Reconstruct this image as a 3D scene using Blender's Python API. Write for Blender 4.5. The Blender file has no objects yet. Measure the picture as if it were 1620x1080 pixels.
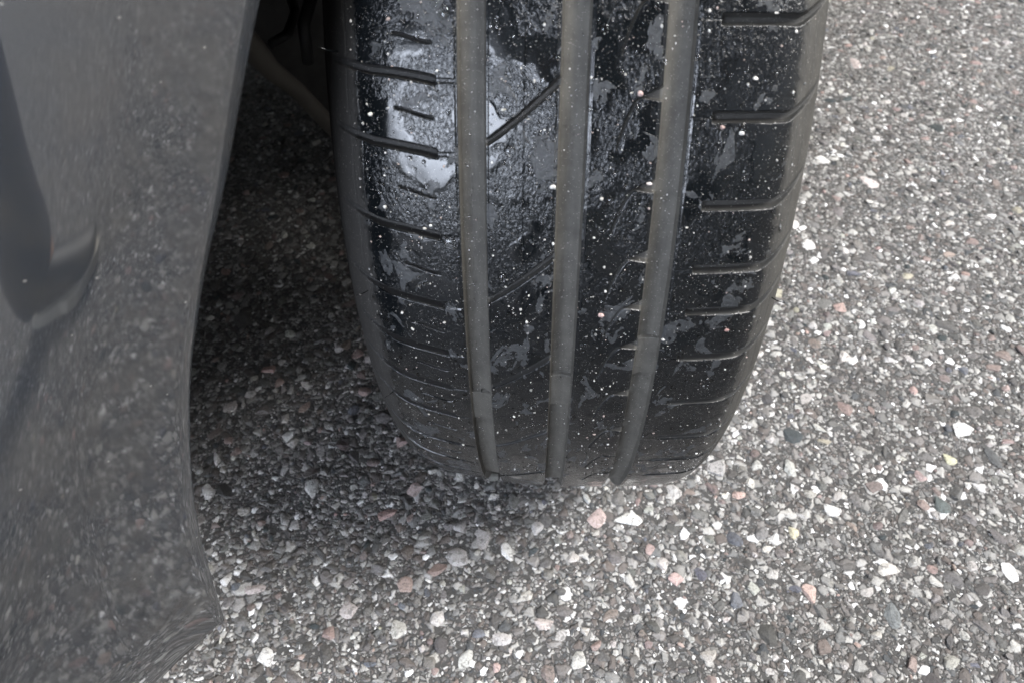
import bpy, bmesh, math
import numpy as np
from mathutils import Vector, Matrix

sc = bpy.context.scene
RNG = np.random.default_rng(7)
R = math.radians

# ------------------------------------------------------------------ camera
CAM = np.array([-0.00963873, -0.53196719, 0.63338707])
AX = np.array([0.99877863, 0.04747626, -0.01368441])
AU = np.array([-0.02796911, 0.77157826, 0.63551925])
AF = np.cross(AU, AX); AF /= np.linalg.norm(AF)
cd = bpy.data.cameras.new('camera')
cam = bpy.data.objects.new('camera', cd)
sc.collection.objects.link(cam)
cam.matrix_world = Matrix(((AX[0], AU[0], -AF[0], CAM[0]), (AX[1], AU[1], -AF[1], CAM[1]),
                           (AX[2], AU[2], -AF[2], CAM[2]), (0, 0, 0, 1)))
cd.sensor_width = 36.0
cd.lens = 26.0
cd.clip_start = 0.01
cd.clip_end = 500
cd.dof.use_dof = True
cd.dof.focus_distance = 0.42
cd.dof.aperture_fstop = 12.5
sc.camera = cam
FPX = 1170.0

# ------------------------------------------------------------------ light
SUN_AZ, SUN_EL = R(0), R(52)          # azimuth measured from +X towards +Y
w = bpy.data.worlds.new('World'); sc.world = w; w.use_nodes = True
nt = w.node_tree; bg = nt.nodes['Background']
sky = nt.nodes.new('ShaderNodeTexSky'); sky.sky_type = 'NISHITA'; sky.sun_disc = False
sky.sun_elevation = SUN_EL; sky.sun_rotation = R(90) - SUN_AZ
sky.dust_density = 3.0; sky.air_density = 1.0
hs = nt.nodes.new('ShaderNodeHueSaturation'); hs.inputs['Saturation'].default_value = 0.35
nt.links.new(sky.outputs[0], hs.inputs['Color']); 
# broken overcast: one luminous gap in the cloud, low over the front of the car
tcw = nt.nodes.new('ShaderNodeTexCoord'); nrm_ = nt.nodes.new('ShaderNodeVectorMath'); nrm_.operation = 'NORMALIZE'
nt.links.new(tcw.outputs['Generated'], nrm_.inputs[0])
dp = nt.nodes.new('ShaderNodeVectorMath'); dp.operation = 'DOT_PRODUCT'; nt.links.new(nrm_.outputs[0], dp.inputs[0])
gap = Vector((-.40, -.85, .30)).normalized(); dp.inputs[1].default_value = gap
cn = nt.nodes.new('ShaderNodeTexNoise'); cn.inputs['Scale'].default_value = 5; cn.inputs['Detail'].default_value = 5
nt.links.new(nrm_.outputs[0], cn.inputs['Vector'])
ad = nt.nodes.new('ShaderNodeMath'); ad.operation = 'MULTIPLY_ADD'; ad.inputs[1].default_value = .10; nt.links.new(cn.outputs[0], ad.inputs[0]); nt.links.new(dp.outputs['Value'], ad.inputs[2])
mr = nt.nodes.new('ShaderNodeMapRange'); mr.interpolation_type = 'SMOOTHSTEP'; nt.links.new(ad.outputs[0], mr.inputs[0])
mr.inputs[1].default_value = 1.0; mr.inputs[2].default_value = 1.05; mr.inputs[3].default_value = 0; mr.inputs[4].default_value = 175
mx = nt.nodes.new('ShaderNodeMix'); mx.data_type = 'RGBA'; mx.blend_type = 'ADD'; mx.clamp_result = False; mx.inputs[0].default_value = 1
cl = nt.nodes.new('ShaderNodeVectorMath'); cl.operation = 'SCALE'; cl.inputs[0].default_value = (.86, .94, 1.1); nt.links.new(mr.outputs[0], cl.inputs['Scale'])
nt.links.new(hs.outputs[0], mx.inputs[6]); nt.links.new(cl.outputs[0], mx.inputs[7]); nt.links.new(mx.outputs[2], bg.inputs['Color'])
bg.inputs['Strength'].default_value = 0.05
sd = bpy.data.lights.new('sun', 'SUN'); sd.energy = 2.3; sd.angle = R(28); sd.color = (1, .98, .95)
sun = bpy.data.objects.new('sun', sd); sc.collection.objects.link(sun)
sdir = Vector((math.cos(SUN_EL) * math.cos(SUN_AZ), math.cos(SUN_EL) * math.sin(SUN_AZ), math.sin(SUN_EL)))
sun.rotation_euler = sdir.to_track_quat('Z', 'Y').to_euler()
sc.view_settings.view_transform = 'Standard'; sc.view_settings.look = 'None'
sc.view_settings.exposure = 1.72; sc.view_settings.gamma = 1.0
sc.cycles.max_bounces = 6; sc.cycles.transmission_bounces = 4
sc.cycles.glossy_bounces = 3; sc.cycles.diffuse_bounces = 3

# ------------------------------------------------------------------ helpers
def link(o, parent=None):
    sc.collection.objects.link(o)
    if parent: o.parent = parent
    return o
def tag(o, label=None, cat=None, group=None, kind=None):
    if label: o['label'] = label
    if cat: o['category'] = cat
    if group: o['group'] = group
    if kind: o['kind'] = kind
    return o
def empty(name, loc=(0, 0, 0)):
    o = bpy.data.objects.new(name, None); o.location = loc; o.empty_display_size = .05
    return link(o)
def np_mesh(name, V, Fc, mat, parent=None, smooth=True, uvp=None, attrs=None):
    """V (n,3); Fc (m,3) or (m,4) int array"""
    me = bpy.data.meshes.new(name)
    V = np.asarray(V, np.float32); Fc = np.asarray(Fc, np.int32); k = Fc.shape[1]
    me.vertices.add(len(V)); me.vertices.foreach_set('co', V.ravel())
    me.loops.add(Fc.size); me.loops.foreach_set('vertex_index', Fc.ravel())
    me.polygons.add(len(Fc)); me.polygons.foreach_set('loop_start', np.arange(0, Fc.size, k, dtype=np.int32))
    me.polygons.foreach_set('loop_total', np.full(len(Fc), k, np.int32))
    me.polygons.foreach_set('use_smooth', np.full(len(Fc), smooth, bool))
    for nm, (typ, arr) in (attrs or {}).items():
        a = me.attributes.new(nm, typ, 'POINT')
        a.data.foreach_set('vector' if typ == 'FLOAT_VECTOR' else ('color' if typ == 'FLOAT_COLOR' else 'value'),
                           np.asarray(arr, np.float32).ravel())
    me.update(calc_edges=True); me.validate()
    me.materials.append(mat)
    return link(bpy.data.objects.new(name, me), parent)
def grid_faces(nr, nc, flip=False):
    i = np.arange(nr - 1)[:, None] * nc + np.arange(nc - 1)[None]
    f = np.stack([i, i + 1, i + nc + 1, i + nc], -1).reshape(-1, 4)
    return f[:, ::-1] if flip else f
def py_mesh(name, vs, fs, mat, parent=None, smooth=False, bevel=0, solid=0, subs=0):
    me = bpy.data.meshes.new(name); me.from_pydata([tuple(v) for v in vs], [], fs); me.update()
    bm = bmesh.new(); bm.from_mesh(me); bmesh.ops.recalc_face_normals(bm, faces=bm.faces); bm.to_mesh(me); bm.free()
    for p in me.polygons: p.use_smooth = smooth
    me.materials.append(mat)
    o = link(bpy.data.objects.new(name, me), parent)
    if solid:
        m = o.modifiers.new('s', 'SOLIDIFY'); m.thickness = solid; m.offset = 1
    if bevel:
        m = o.modifiers.new('b', 'BEVEL'); m.width = bevel; m.segments = 3
    if subs:
        m = o.modifiers.new('u', 'SUBSURF'); m.levels = m.render_levels = subs
    return o
def tube_mesh(name, pts, rad, mat, parent=None, seg=16):
    pts = [Vector(p) for p in pts]; rad = rad if hasattr(rad, '__len__') else [rad] * len(pts)
    V = []; up = Vector((0, 0, 1))
    for i, p in enumerate(pts):
        d = (pts[min(i + 1, len(pts) - 1)] - pts[max(i - 1, 0)]).normalized()
        a = d.cross(up);  a = a.normalized() if a.length > .01 else Vector((1, 0, 0)); b = d.cross(a)
        for k in range(seg):
            t = 2 * math.pi * k / seg; V.append(p + rad[i] * (math.cos(t) * a + math.sin(t) * b))
    Fs = []
    for i in range(len(pts) - 1):
        for k in range(seg):
            Fs.append((i * seg + k, i * seg + (k + 1) % seg, (i + 1) * seg + (k + 1) % seg, (i + 1) * seg + k))
    Fs.append(tuple(range(seg))); Fs.append(tuple(range(len(V) - seg, len(V)))[::-1])
    return py_mesh(name, V, Fs, mat, parent, smooth=True)
def pxray(x, y):
    d = AF + AX * (x - 810) / FPX - AU * (y - 540) / FPX
    return d / np.linalg.norm(d)

class NT:
    def __init__(s, name):
        s.m = bpy.data.materials.new(name); s.m.use_nodes = True; s.t = s.m.node_tree
        s.b = s.t.nodes['Principled BSDF']
    def n(s, typ, ins=None, **kw):
        nd = s.t.nodes.new(typ)
        for k, v in kw.items(): setattr(nd, k, v)
        for k, v in (ins or {}).items(): s.set(nd.inputs[k], v)
        return nd
    def set(s, sock, v):
        if isinstance(v, bpy.types.NodeSocket): s.t.links.new(v, sock)
        elif isinstance(v, (tuple, list)) and len(v) == 3 and sock.type == 'RGBA': sock.default_value = (*v, 1)
        else: sock.default_value = v
    def p(s, **kw):
        for k, v in kw.items(): s.set(s.b.inputs[k.replace('_', ' ')], v)
    def math(s, op, a, b=0.0, c=0.0, clamp=False):
        nd = s.t.nodes.new('ShaderNodeMath'); nd.operation = op; nd.use_clamp = clamp
        s.set(nd.inputs[0], a); s.set(nd.inputs[1], b); s.set(nd.inputs[2], c); return nd.outputs[0]
    def mix(s, f, a, b):
        nd = s.t.nodes.new('ShaderNodeMix'); nd.data_type = 'RGBA'
        s.set(nd.inputs[0], f); s.set(nd.inputs[6], a); s.set(nd.inputs[7], b); return nd.outputs[2]
    def mixf(s, f, a, b):
        nd = s.t.nodes.new('ShaderNodeMix'); nd.data_type = 'FLOAT'
        s.set(nd.inputs[0], f); s.set(nd.inputs[2], a); s.set(nd.inputs[3], b); return nd.outputs[0]
    def ss(s, x, lo, hi, a=0.0, b=1.0):
        nd = s.t.nodes.new('ShaderNodeMapRange'); nd.interpolation_type = 'SMOOTHSTEP'
        s.set(nd.inputs[0], x); nd.inputs[1].default_value = lo; nd.inputs[2].default_value = hi
        nd.inputs[3].default_value = a; nd.inputs[4].default_value = b; return nd.outputs[0]
    def noise(s, vec, scale, detail=2, rough=.5, dist=0.0):
        nd = s.n('ShaderNodeTexNoise', {'Vector': vec, 'Scale': scale, 'Detail': detail, 'Roughness': rough, 'Distortion': dist})
        return nd.outputs[0]
    def vor(s, vec, scale, feature='F1', rnd=1.0):
        return s.n('ShaderNodeTexVoronoi', {'Vector': vec, 'Scale': scale, 'Randomness': rnd}, feature=feature)
    def scl(s, vec, x, y, z):
        return s.n('ShaderNodeMapping', {'Vector': vec, 'Scale': (x, y, z)}).outputs[0]
    def bump(s, h, dist, strength=1.0, normal=None):
        nd = s.n('ShaderNodeBump', {'Height': h, 'Distance': dist, 'Strength': strength})
        if normal is not None: s.set(nd.inputs['Normal'], normal)
        return nd.outputs[0]

def simple(name, col, rough=.5, metal=0.0, var=.25, scale=60, bump=0.0, **kw):
    m = NT(name); tc = m.n('ShaderNodeTexCoord').outputs['Object']
    nz = m.noise(tc, scale, 5, .6)
    c1 = tuple(c * (1 - var) for c in col); c2 = tuple(min(1, c * (1 + var)) for c in col)
    m.p(Base_Color=m.mix(nz, c1, c2), Roughness=m.ss(nz, .2, .8, rough * .8, min(1, rough * 1.2)), Metallic=metal, **kw)
    if bump: m.p(Normal=m.bump(nz, bump))
    return m.m

# ------------------------------------------------------------------ materials
def mat_rubber():
    m = NT('rubber')
    at = m.n('ShaderNodeAttribute', attribute_name='tread_pos'); P = at.outputs['Vector']   # x, arc, 0 in metres
    gd = m.n('ShaderNodeAttribute', attribute_name='groove').outputs['Fac']                 # depth below the tread in mm
    sep = m.n('ShaderNodeSeparateXYZ', {0: P}); ax = m.math('ABSOLUTE', sep.outputs[0])
    n_edge = m.noise(P, 160, 4, .6)
    ax2 = m.math('ADD', ax, m.math('MULTIPLY', m.math('SUBTRACT', n_edge, .5), .008))
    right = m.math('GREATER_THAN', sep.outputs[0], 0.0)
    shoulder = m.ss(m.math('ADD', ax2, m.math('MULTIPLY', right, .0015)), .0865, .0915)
    mainf = m.n('ShaderNodeAttribute', attribute_name='long_groove').outputs['Fac']
    groove = m.ss(gd, .25, 1.2)
    dust = m.math('MAXIMUM', shoulder, groove)
    # dried islands on the wet blocks
    isl_n = m.noise(m.scl(P, 1, .8, 1), 62, 5, .62, .6)
    isl = m.math('MULTIPLY', m.ss(isl_n, .58, .596), m.mixf(m.ss(m.noise(P, 400, 4, .7), .4, .6), .55, 1.0))
    # wet film with wrinkles only in places
    area = m.ss(m.noise(P, 45, 2, .5), .42, .50)
    wr = m.noise(m.scl(P, 1.2, .8, 1), 620, 3, .6, 1.0)
    fine = m.noise(P, 2200, 2, .6)
    vd = m.vor(P, 850); drop = m.ss(vd.outputs['Distance'], .13, .28, 1.0, 0.0)
    dropsel = m.math('GREATER_THAN', m.n('ShaderNodeSeparateColor', {0: vd.outputs['Color']}).outputs[0], .72)
    drop = m.math('MULTIPLY', m.math('MULTIPLY', drop, dropsel), m.math('SUBTRACT', 1.0, dust))
    # grit specks
    vs = m.vor(P, 520); spk = m.ss(vs.outputs['Distance'], .07, .12, 1.0, 0.0)
    sel = m.math('GREATER_THAN', m.n('ShaderNodeSeparateColor', {0: vs.outputs['Color']}).outputs[1], .88)
    spk = m.math('MULTIPLY', spk, sel)
    vs2 = m.vor(P, 1300); sp2 = m.ss(vs2.outputs['Distance'], .10, .16, 1.0, 0.0)
    sel2 = m.math('GREATER_THAN', m.n('ShaderNodeSeparateColor', {0: vs2.outputs['Color']}).outputs[2], .86)
    spk = m.math('MAXIMUM', spk, m.math('MULTIPLY', sp2, sel2))
    wetc = m.mix(m.noise(P, 90, 4), (.002, .0025, .003), (.006, .007, .008))
    islc = m.mix(m.noise(P, 300, 4), (.024, .026, .028), (.040, .042, .044))
    top = m.mix(isl, wetc, islc)
    streak = m.noise(m.scl(P, 1, .12, 1), 260, 4, .6)
    dn = m.math('ADD', m.math('MULTIPLY', m.noise(P, 120, 5, .65), .55), m.math('MULTIPLY', streak, .45))
    dust_shade_c = m.mix(m.ss(dn, .3, .7), (.037, .035, .031), (.068, .065, .057))
    dust_shade_c = m.mix(m.math('MULTIPLY', m.math('SUBTRACT', 1.0, mainf), m.mixf(right, .93, .35)), dust_shade_c, (.016, .015, .014))  # left shoulder dust coloured darker than the right, painting in the bumper's shade
    dust_shade_c = m.mix(m.math('MULTIPLY', m.math('MULTIPLY', groove, m.math('SUBTRACT', 1.0, mainf)), .65), dust_shade_c, (.012, .012, .012))
    col = m.mix(dust, top, dust_shade_c)
    col = m.mix(m.math('MULTIPLY', spk, .75), col, (.42, .40, .37))
    wrough = m.mixf(area, .11, .05)
    rough = m.mixf(isl, wrough, .55)
    rough = m.mixf(dust, rough, .72)
    bumph = m.math('ADD', m.math('MULTIPLY', m.math('MULTIPLY', wr, area), 1.15), m.math('MULTIPLY', fine, .07))
    bumph = m.math('MULTIPLY', bumph, m.mixf(m.math('MAXIMUM', isl, dust), 1.0, .25))
    bumph = m.math('ADD', bumph, m.math('MULTIPLY', isl, -.25))
    bumph = m.math('ADD', bumph, m.math('MULTIPLY', drop, .55))
    bumph = m.math('ADD', bumph, m.math('MULTIPLY', dn, m.mixf(dust, 0.0, .45)))
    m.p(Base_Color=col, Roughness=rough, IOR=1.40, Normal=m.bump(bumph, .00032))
    return m.m
def mat_asphalt():
    m = NT('wet_asphalt'); P = m.n('ShaderNodeTexCoord').outputs['Object']
    wob = m.n('ShaderNodeVectorMath', {0: P, 1: m.n('ShaderNodeVectorMath', {0: m.n('ShaderNodeTexNoise', {'Vector': P, 'Scale': 160.0}).outputs['Color'], 'Scale': .004}, operation='SCALE').outputs[0]}, operation='ADD').outputs[0]
    hs_ = []; cols = []
    col = None; h = None
    for sc_, keep in ((100, .62), (180, .40), (320, .25)):
        v = m.vor(wob, sc_); e = m.vor(wob, sc_, 'DISTANCE_TO_EDGE').outputs['Distance']
        s3 = m.n('ShaderNodeSeparateColor', {0: v.outputs['Color']})
        on = m.math('GREATER_THAN', s3.outputs[0], keep)
        body = m.math('MULTIPLY', m.ss(e, .05, .16), on)
        r = m.n('ShaderNodeValToRGB', {0: s3.outputs[1]}); cr = r.color_ramp
        for pos, c in ((0, (.05, .055, .06)), (.3, (.05, .05, .052)), (.5, (.07, .07, .068)), (.66, (.14, .12, .11)), (.8, (.16, .15, .145)), (.92, (.26, .25, .24)), (1, (.46, .45, .43))):
            el = cr.elements.new(pos) if pos not in (0, 1) else cr.elements[0 if pos == 0 else 1]
            el.color = (*c, 1)
        hh = m.math('MULTIPLY', body, m.math('MULTIPLY', m.math('POWER', m.math('MINIMUM', e, .5), .5), 110 / sc_ * (1.0)))
        if col is None: col = m.mix(body, (.060, .058, .056), r.outputs[0]); h = hh
        else:
            f = m.math('MULTIPLY', body, m.math('LESS_THAN', h, .12))
            col = m.mix(f, col, r.outputs[0]); h = m.math('MAXIMUM', h, hh)
    mot = m.noise(P, 900, 4, .6)
    col = m.mix(m.math('MULTIPLY', m.ss(mot, .45, .65), .35), col, (.06, .06, .06))
    m.p(Base_Color=col, IOR=1.35, Roughness=m.mixf(m.noise(P, 25), .40, .6),
        Normal=m.bump(m.math('ADD', h, m.math('MULTIPLY', mot, .30)), .005))
    return m.m
def mat_stone():
    m = NT('crushed_stone'); P = m.n('ShaderNodeTexCoord').outputs['Object']
    c = m.n('ShaderNodeAttribute', attribute_name='stone_color').outputs['Color']
    n1 = m.noise(P, 700, 5, .65); n2 = m.noise(P, 260, 4, .6, .5); n3 = m.noise(P, 2200, 2)
    dark = m.n('ShaderNodeMix', {0: 1.0, 6: c, 7: (.45, .44, .44)}, data_type='RGBA', blend_type='MULTIPLY').outputs[2]
    col = m.mix(m.math('MULTIPLY', m.ss(n1, .42, .66), .65), c, dark)
    col = m.mix(m.math('MULTIPLY', m.ss(n2, .56, .62), .55), col, (.055, .053, .052))
    m.p(Base_Color=col, Roughness=m.mixf(n2, .42, .75), IOR=1.42, Normal=m.bump(m.math('ADD', n1, m.math('MULTIPLY', n3, .4)), .0013))
    return m.m
def mat_paint():
    m = NT('grey_car_paint'); P = m.n('ShaderNodeTexCoord').outputs['Object']
    fl = m.noise(P, 5000, 1); dirt = m.noise(P, 38, 5, .65); spot = m.noise(P, 420, 4, .6)
    col = m.mix(fl, (.011, .013, .016), (.020, .023, .028))
    d = m.math('MULTIPLY', m.ss(dirt, .35, .75), .45)
    col = m.mix(d, col, (.036, .034, .031))
    # short pale scratches running aslant
    mp = m.n('ShaderNodeMapping', {'Vector': P, 'Rotation': (R(20), R(35), R(55)), 'Scale': (14, 260, 260)}).outputs[0]
    sv = m.vor(mp, 1.0); sc3 = m.n('ShaderNodeSeparateColor', {0: sv.outputs['Color']}).outputs[0]
    scr = m.math('MULTIPLY', m.ss(sv.outputs['Distance'], .06, .14, 1, 0), m.math('GREATER_THAN', sc3, .93))
    col = m.mix(m.math('MULTIPLY', scr, .5), col, (.30, .29, .27))
    m.p(Base_Color=col, Metallic=0.0, Roughness=.5, Specular_IOR_Level=.3,
        Coat_Weight=1.0, Coat_Roughness=m.mixf(m.ss(dirt, .3, .7), .025, .055), Coat_IOR=2.15,
        Coat_Normal=m.bump(m.noise(P, 9, 1, .4), .00002))
    return m.m
RUBBER = mat_rubber(); ASPH = mat_asphalt(); STONE = mat_stone(); PAINT = mat_paint()
PLASTIC = simple('black_plastic', (.008, .008, .008), .65, bump=.0004)
ARM = simple('dirty_steel', (.11, .10, .085), .7, .1, .35, 120, .0004)
ALLOY = simple('dull_alloy', (.32, .32, .33), .4, .8)
GLASSD = simple('dark_window', (.01, .012, .014), .05, var=.1)
STEEL = simple('brake_steel', (.2, .19, .18), .45, .8)
CLOTH = simple('navy_denim', (.011, .014, .023), .9, var=.4, scale=300, bump=.0006)
JACKET = simple('dark_jacket', (.012, .012, .013), .85, var=.3, scale=250, bump=.0005)
SKIN = simple('skin', (.42, .25, .18), .55, var=.08)
SHOE = simple('shoe_black', (.012, .012, .013), .5)
SOLE = simple('shoe_sole', (.45, .42, .36), .7)
HAIR = simple('hair', (.03, .02, .015), .6)
mw = NT('water'); mw.p(Base_Color=(1, 1, 1), Roughness=.0, IOR=1.33, Transmission_Weight=1.0); WATER = mw.m

# ------------------------------------------------------------------ tyre surface
RT = .316
def drop(x):
    x = np.asarray(x, float); out = np.zeros_like(x)
    for sg, (Rc, x0, rs) in ((-1, (.35, .07, .05)), (1, (.8, .075, .03))):
        m = (x < 0) if sg < 0 else (x >= 0); a = np.abs(x)
        a0 = x0 / Rc; s = np.clip((a - x0) / rs + np.sin(a0), -1, .985); t = np.arcsin(s)
        d = np.where(a < x0, a * a / 2 / Rc, x0 * x0 / 2 / Rc + rs * (np.cos(a0) - np.cos(t)))
        out = np.where(m, d, out)
    return out
def xmax(sg):
    Rc, x0, rs = (.35, .07, .05) if sg < 0 else (.8, .075, .03)
    return x0 + rs * (math.sin(R(78)) - math.sin(x0 / Rc))
sst = lambda x: np.clip(x, 0, 1) ** 2 * (3 - 2 * np.clip(x, 0, 1))
GC = (-.0402, 0.0002, .0400); GHW = .0059; GD = .0058
L_MAIN = [131.5, 126.1, 120.4, 115.15, 108.55, 102.0, 96.6, 91.9, 87.2, 80.6, 75.2, 70]
L_MID = [128.8, 123.0, 117.8, 111.8, 105.2, 99.25, 94.4, 89.7, 84.2, 78]
R_MAIN = [130.8, 124.65, 118.15, 111.7, 106.4, 102.35, 97.3, 91.2, 84.9, 79.2, 73.5]
DIAG = [129.2, 116.17, 103.06, 92.9, 81.8, 70.5]
NOTCH = [125.9, 119.5, 112.95, 107.3, 102.8, 98.6, 92.5, 86.4, 80.5, 74.5]
WEAR = (91.1, 94.6, 99.3)
def lnoise(x, y, f, seed):
    r = np.random.default_rng(seed); o = 0
    for k in range(5):
        a = r.uniform(-1, 1, 2) * f; o = o + np.sin(a[0] * x + a[1] * y + r.uniform(0, 6.3))
    return o / 5
def groove_depth(x, ph):
    """x metres, ph degrees from the bottom of the wheel; returns depth in metres"""
    arc = lambda dph: dph * math.pi / 180 * RT
    g = np.zeros(np.broadcast(x, ph).shape); s = arc(ph)
    vis = (ph > 66) & (ph < 134)
    jit = lnoise(x, s, 900, 3) * .00012
    for c, wv in zip(GC, WEAR):
        d = GD - .0022 * sst((arc(wv) - s) / .0007) * sst((s - arc(wv - 4.5)) / .0007)
        g = np.maximum(g, d * (.68 * sst((GHW + jit - np.abs(x - c)) / .0011) + .32 * sst((GHW - np.abs(x - c)) / .0055)))
        g = np.maximum(g, (GD + .0002) * sst((.0003 - np.abs(s - arc(wv))) / .00025) * (np.abs(x - c) < GHW - .0012))
        # worn lip line beside every groove
        g = np.maximum(g, .00035 * sst((GHW + .0010 - np.abs(x - c)) / .0004))
    def lat(p, xin, xout, hw, dep, tilt, sgn):
        a = np.abs(x); pc = p + tilt * (1 - (1 - np.clip((a - xin) / .034, 0, 1)) ** 1.7)
        if sgn > 0: pc = pc + 3.2 * np.clip((a - .084) / .018, 0, 1.5) ** 1.5
        else: pc = pc + 1.0 * np.clip((a - .082) / .02, 0, 1.5) ** 1.3
        d = np.abs(arc(ph - pc)) + jit
        prof = sst((hw - d) / (hw * .62))
        ln = sst((a - xin) / .0007) * (1 - .75 * sst((a - .082) / .016)) * sst((xout - a) / .004)
        return dep * prof * ln * (np.sign(x) == sgn)
    for p in L_MAIN:
        g = np.maximum(g, lat(p, .0545, .103, .0023, .0042, .75, -1))
        d = np.abs(arc(ph - p + .0)) + jit
        g = np.maximum(g, .0004 * sst((.0012 - d) / .0006) * ((x < -.046) & (x > -.056)))
    for p in L_MID:
        a = -x; pc = p + .65 * sst((a - .056) / .017); d = np.abs(arc(ph - pc)) + jit * .5
        g = np.maximum(g, .0020 * sst((.00075 - d) / .0005) * sst((a - .0557) / .0006) * sst((.0725 - a) / .0015))
    for p in R_MAIN:
        g = np.maximum(g, lat(p, .0545, .104, .0025, .0044, .1, 1))
        d = np.abs(arc(ph - p)) + jit
        g = np.maximum(g, .00022 * sst((.0006 - d) / .0004) * ((x > .045) & (x < .056)))
    for p in DIAG:
        u = (x + .0343) / .0285
        pc = p + 4.3 * np.clip(u, 0, 1) ** 1.12
        d = np.abs(arc(ph - pc)) * .77 + jit
        wdt = .0013 + .0004 * np.clip(u, 0, 1)
        g = np.maximum(g, .0034 * sst((wdt - d) / .0007) * (u > -.02) * (u < 1.02))
    for p in NOTCH:
        u = (x - .0262) / .008; uu = np.clip(u, 0, 1)
        d = np.abs(arc(ph - (p + .25 * uu)))
        g = np.maximum(g, .0038 * sst((.0003 + .0027 * uu - d) / .0006) * (u > 0) * (u < 1.1))
        v = (.0268 - x) / .0088; pc = p - 3.5 * np.clip(v, 0, 1) ** 1.7
        slope = np.sqrt(1 + (3.5 * .0055 * 1.7 * np.clip(v, 0, 1) ** .7 / .0095) ** 2)
        d = np.abs(arc(ph - pc)) / slope
        g = np.maximum(g, .0018 * sst((.00058 - d) / .0003) * (v > -.05) * (v < 1))
    # thin raised lines left by the mould and wear step in the second rib
    st = np.exp(-((x + .0201) / .0007) ** 2) * sst((ph - 98) / 8)
    g = g - .00025 * st * (g < .0003)
    g = g + .00012 * sst((x + .0201) / .001) * (x < -.006) * (x > -.0201) * (g < .0005)
    for xc, dd in ((.0895, .0003), (.0935, .00035), (-.0880, .0003), (-.0935, .0003)):
        g = np.maximum(g, dd * np.exp(-((x - xc - .0004 * np.sin(s * 160)) / .00035) ** 2))
    return np.where(vis, g, np.where(np.min([np.abs(x - c) for c in GC], 0) < GHW, GD, 0) * np.ones_like(g))

def surf_pt(x, ph, g=0.0):
    r = RT - drop(x) - g; t = np.radians(ph)
    return np.stack([x + 0 * r, -r * np.sin(t), RT - r * np.cos(t)], -1)

phs = np.concatenate([np.arange(-180, 60, 1.5), np.arange(60, 69, .5), np.arange(69, 131, .057), np.arange(131, 180.01, 1.2)])
phs[-1] = 180
longg = lambda tp: (np.min([np.abs(tp[:, 0] - c) for c in GC], 0) < GHW + .0003).astype(float)
def tread_patch(x0, x1, dx=.00035):
    xs = np.linspace(x0, x1, int(round((x1 - x0) / dx)) + 1)
    Xg, Pg = np.meshgrid(xs, phs); g = groove_depth(Xg, Pg)
    wob = lnoise(Xg, Pg * .0055, 260, 11) * .00007 + lnoise(Xg, Pg * .0055, 900, 12) * .00003
    V = surf_pt(Xg, Pg, g + wob * (g < .001)).reshape(-1, 3)
    V[:, 2] = np.maximum(V[:, 2], .0022)
    tp = np.stack([Xg, np.radians(Pg) * RT, 0 * Xg], -1).reshape(-1, 3)
    return V, grid_faces(len(phs), len(xs), True), tp, (g * 1000).ravel()
def mk_patch(name, x0, x1, parent, dx=.00035):
    V, Fc, tp, g = tread_patch(x0, x1, dx)
    return np_mesh(name, V, Fc, RUBBER, parent, attrs={'tread_pos': ('FLOAT_VECTOR', tp), 'groove': ('FLOAT', g), 'long_groove': ('FLOAT', longg(tp))})

# ------------------------------------------------------------------ car
car = tag(empty('parked_car'), 'grey parked car with front wheel turned out past its painted bumper', 'car')
# tyre body = groove floors and sidewalls; its ribs are sub-parts
xl, xr = -xmax(-1), xmax(1)
EDG = [GC[0] - GHW + .0012, GC[0] + GHW - .0012, GC[1] - GHW + .0012, GC[1] + GHW - .0012, GC[2] - GHW + .0012, GC[2] + GHW - .0012]
Vs, Fs, TP, GG = [], [], [], []; off = 0
for a, b in ((EDG[0], EDG[1]), (EDG[2], EDG[3]), (EDG[4], EDG[5])):
    V, Fc, tp, g = tread_patch(a, b, .0006); Vs.append(V); Fs.append(Fc + off); TP.append(tp); GG.append(g); off += len(V)
phw = np.arange(-180, 180.1, .75)
for sg, xe in ((-1, xl), (1, xr)):
    u = np.linspace(0, 1, 40)
    re = float(RT - drop(np.array([xe]))[0])
    r = re + (.208 - re) * u
    xx = np.abs(xe) + .006 * np.sin(np.pi * np.clip(u / .75, 0, 1)) - .022 * np.clip((u - .45) / .55, 0, 1) ** 2
    xx = xx + .0006 * np.exp(-((u - .08) / .008) ** 2) + .0006 * np.exp(-((u - .45) / .01) ** 2) + .001 * np.exp(-((u - .9) / .02) ** 2)
    Pg, Ug = np.meshgrid(np.radians(phw), u, indexing='ij')
    rr = np.broadcast_to(r, Pg.shape)
    V = np.stack([np.broadcast_to(sg * xx, Pg.shape), -rr * np.sin(Pg), RT - rr * np.cos(Pg)], -1).reshape(-1, 3)
    V[:, 2] = np.maximum(V[:, 2], .0022)
    Fc = grid_faces(len(phw), 40, sg > 0)
    Vs.append(V); Fs.append(Fc + off); off += len(V)
    TP.append(np.stack([np.full(Pg.shape, sg * .1) + 0 * Ug, Pg * RT, Ug * .1], -1).reshape(-1, 3)); GG.append(np.zeros(len(V)))
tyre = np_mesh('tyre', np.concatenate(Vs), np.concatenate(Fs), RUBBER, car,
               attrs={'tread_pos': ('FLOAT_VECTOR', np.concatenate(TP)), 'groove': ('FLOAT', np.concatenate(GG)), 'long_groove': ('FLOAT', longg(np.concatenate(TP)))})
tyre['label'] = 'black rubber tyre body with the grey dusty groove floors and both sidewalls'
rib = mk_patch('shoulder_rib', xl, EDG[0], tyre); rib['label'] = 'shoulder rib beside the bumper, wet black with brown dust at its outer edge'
rib = mk_patch('tread_rib', EDG[1], EDG[2], tyre); rib['label'] = 'wet rib crossed by slanting grooves'
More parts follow.
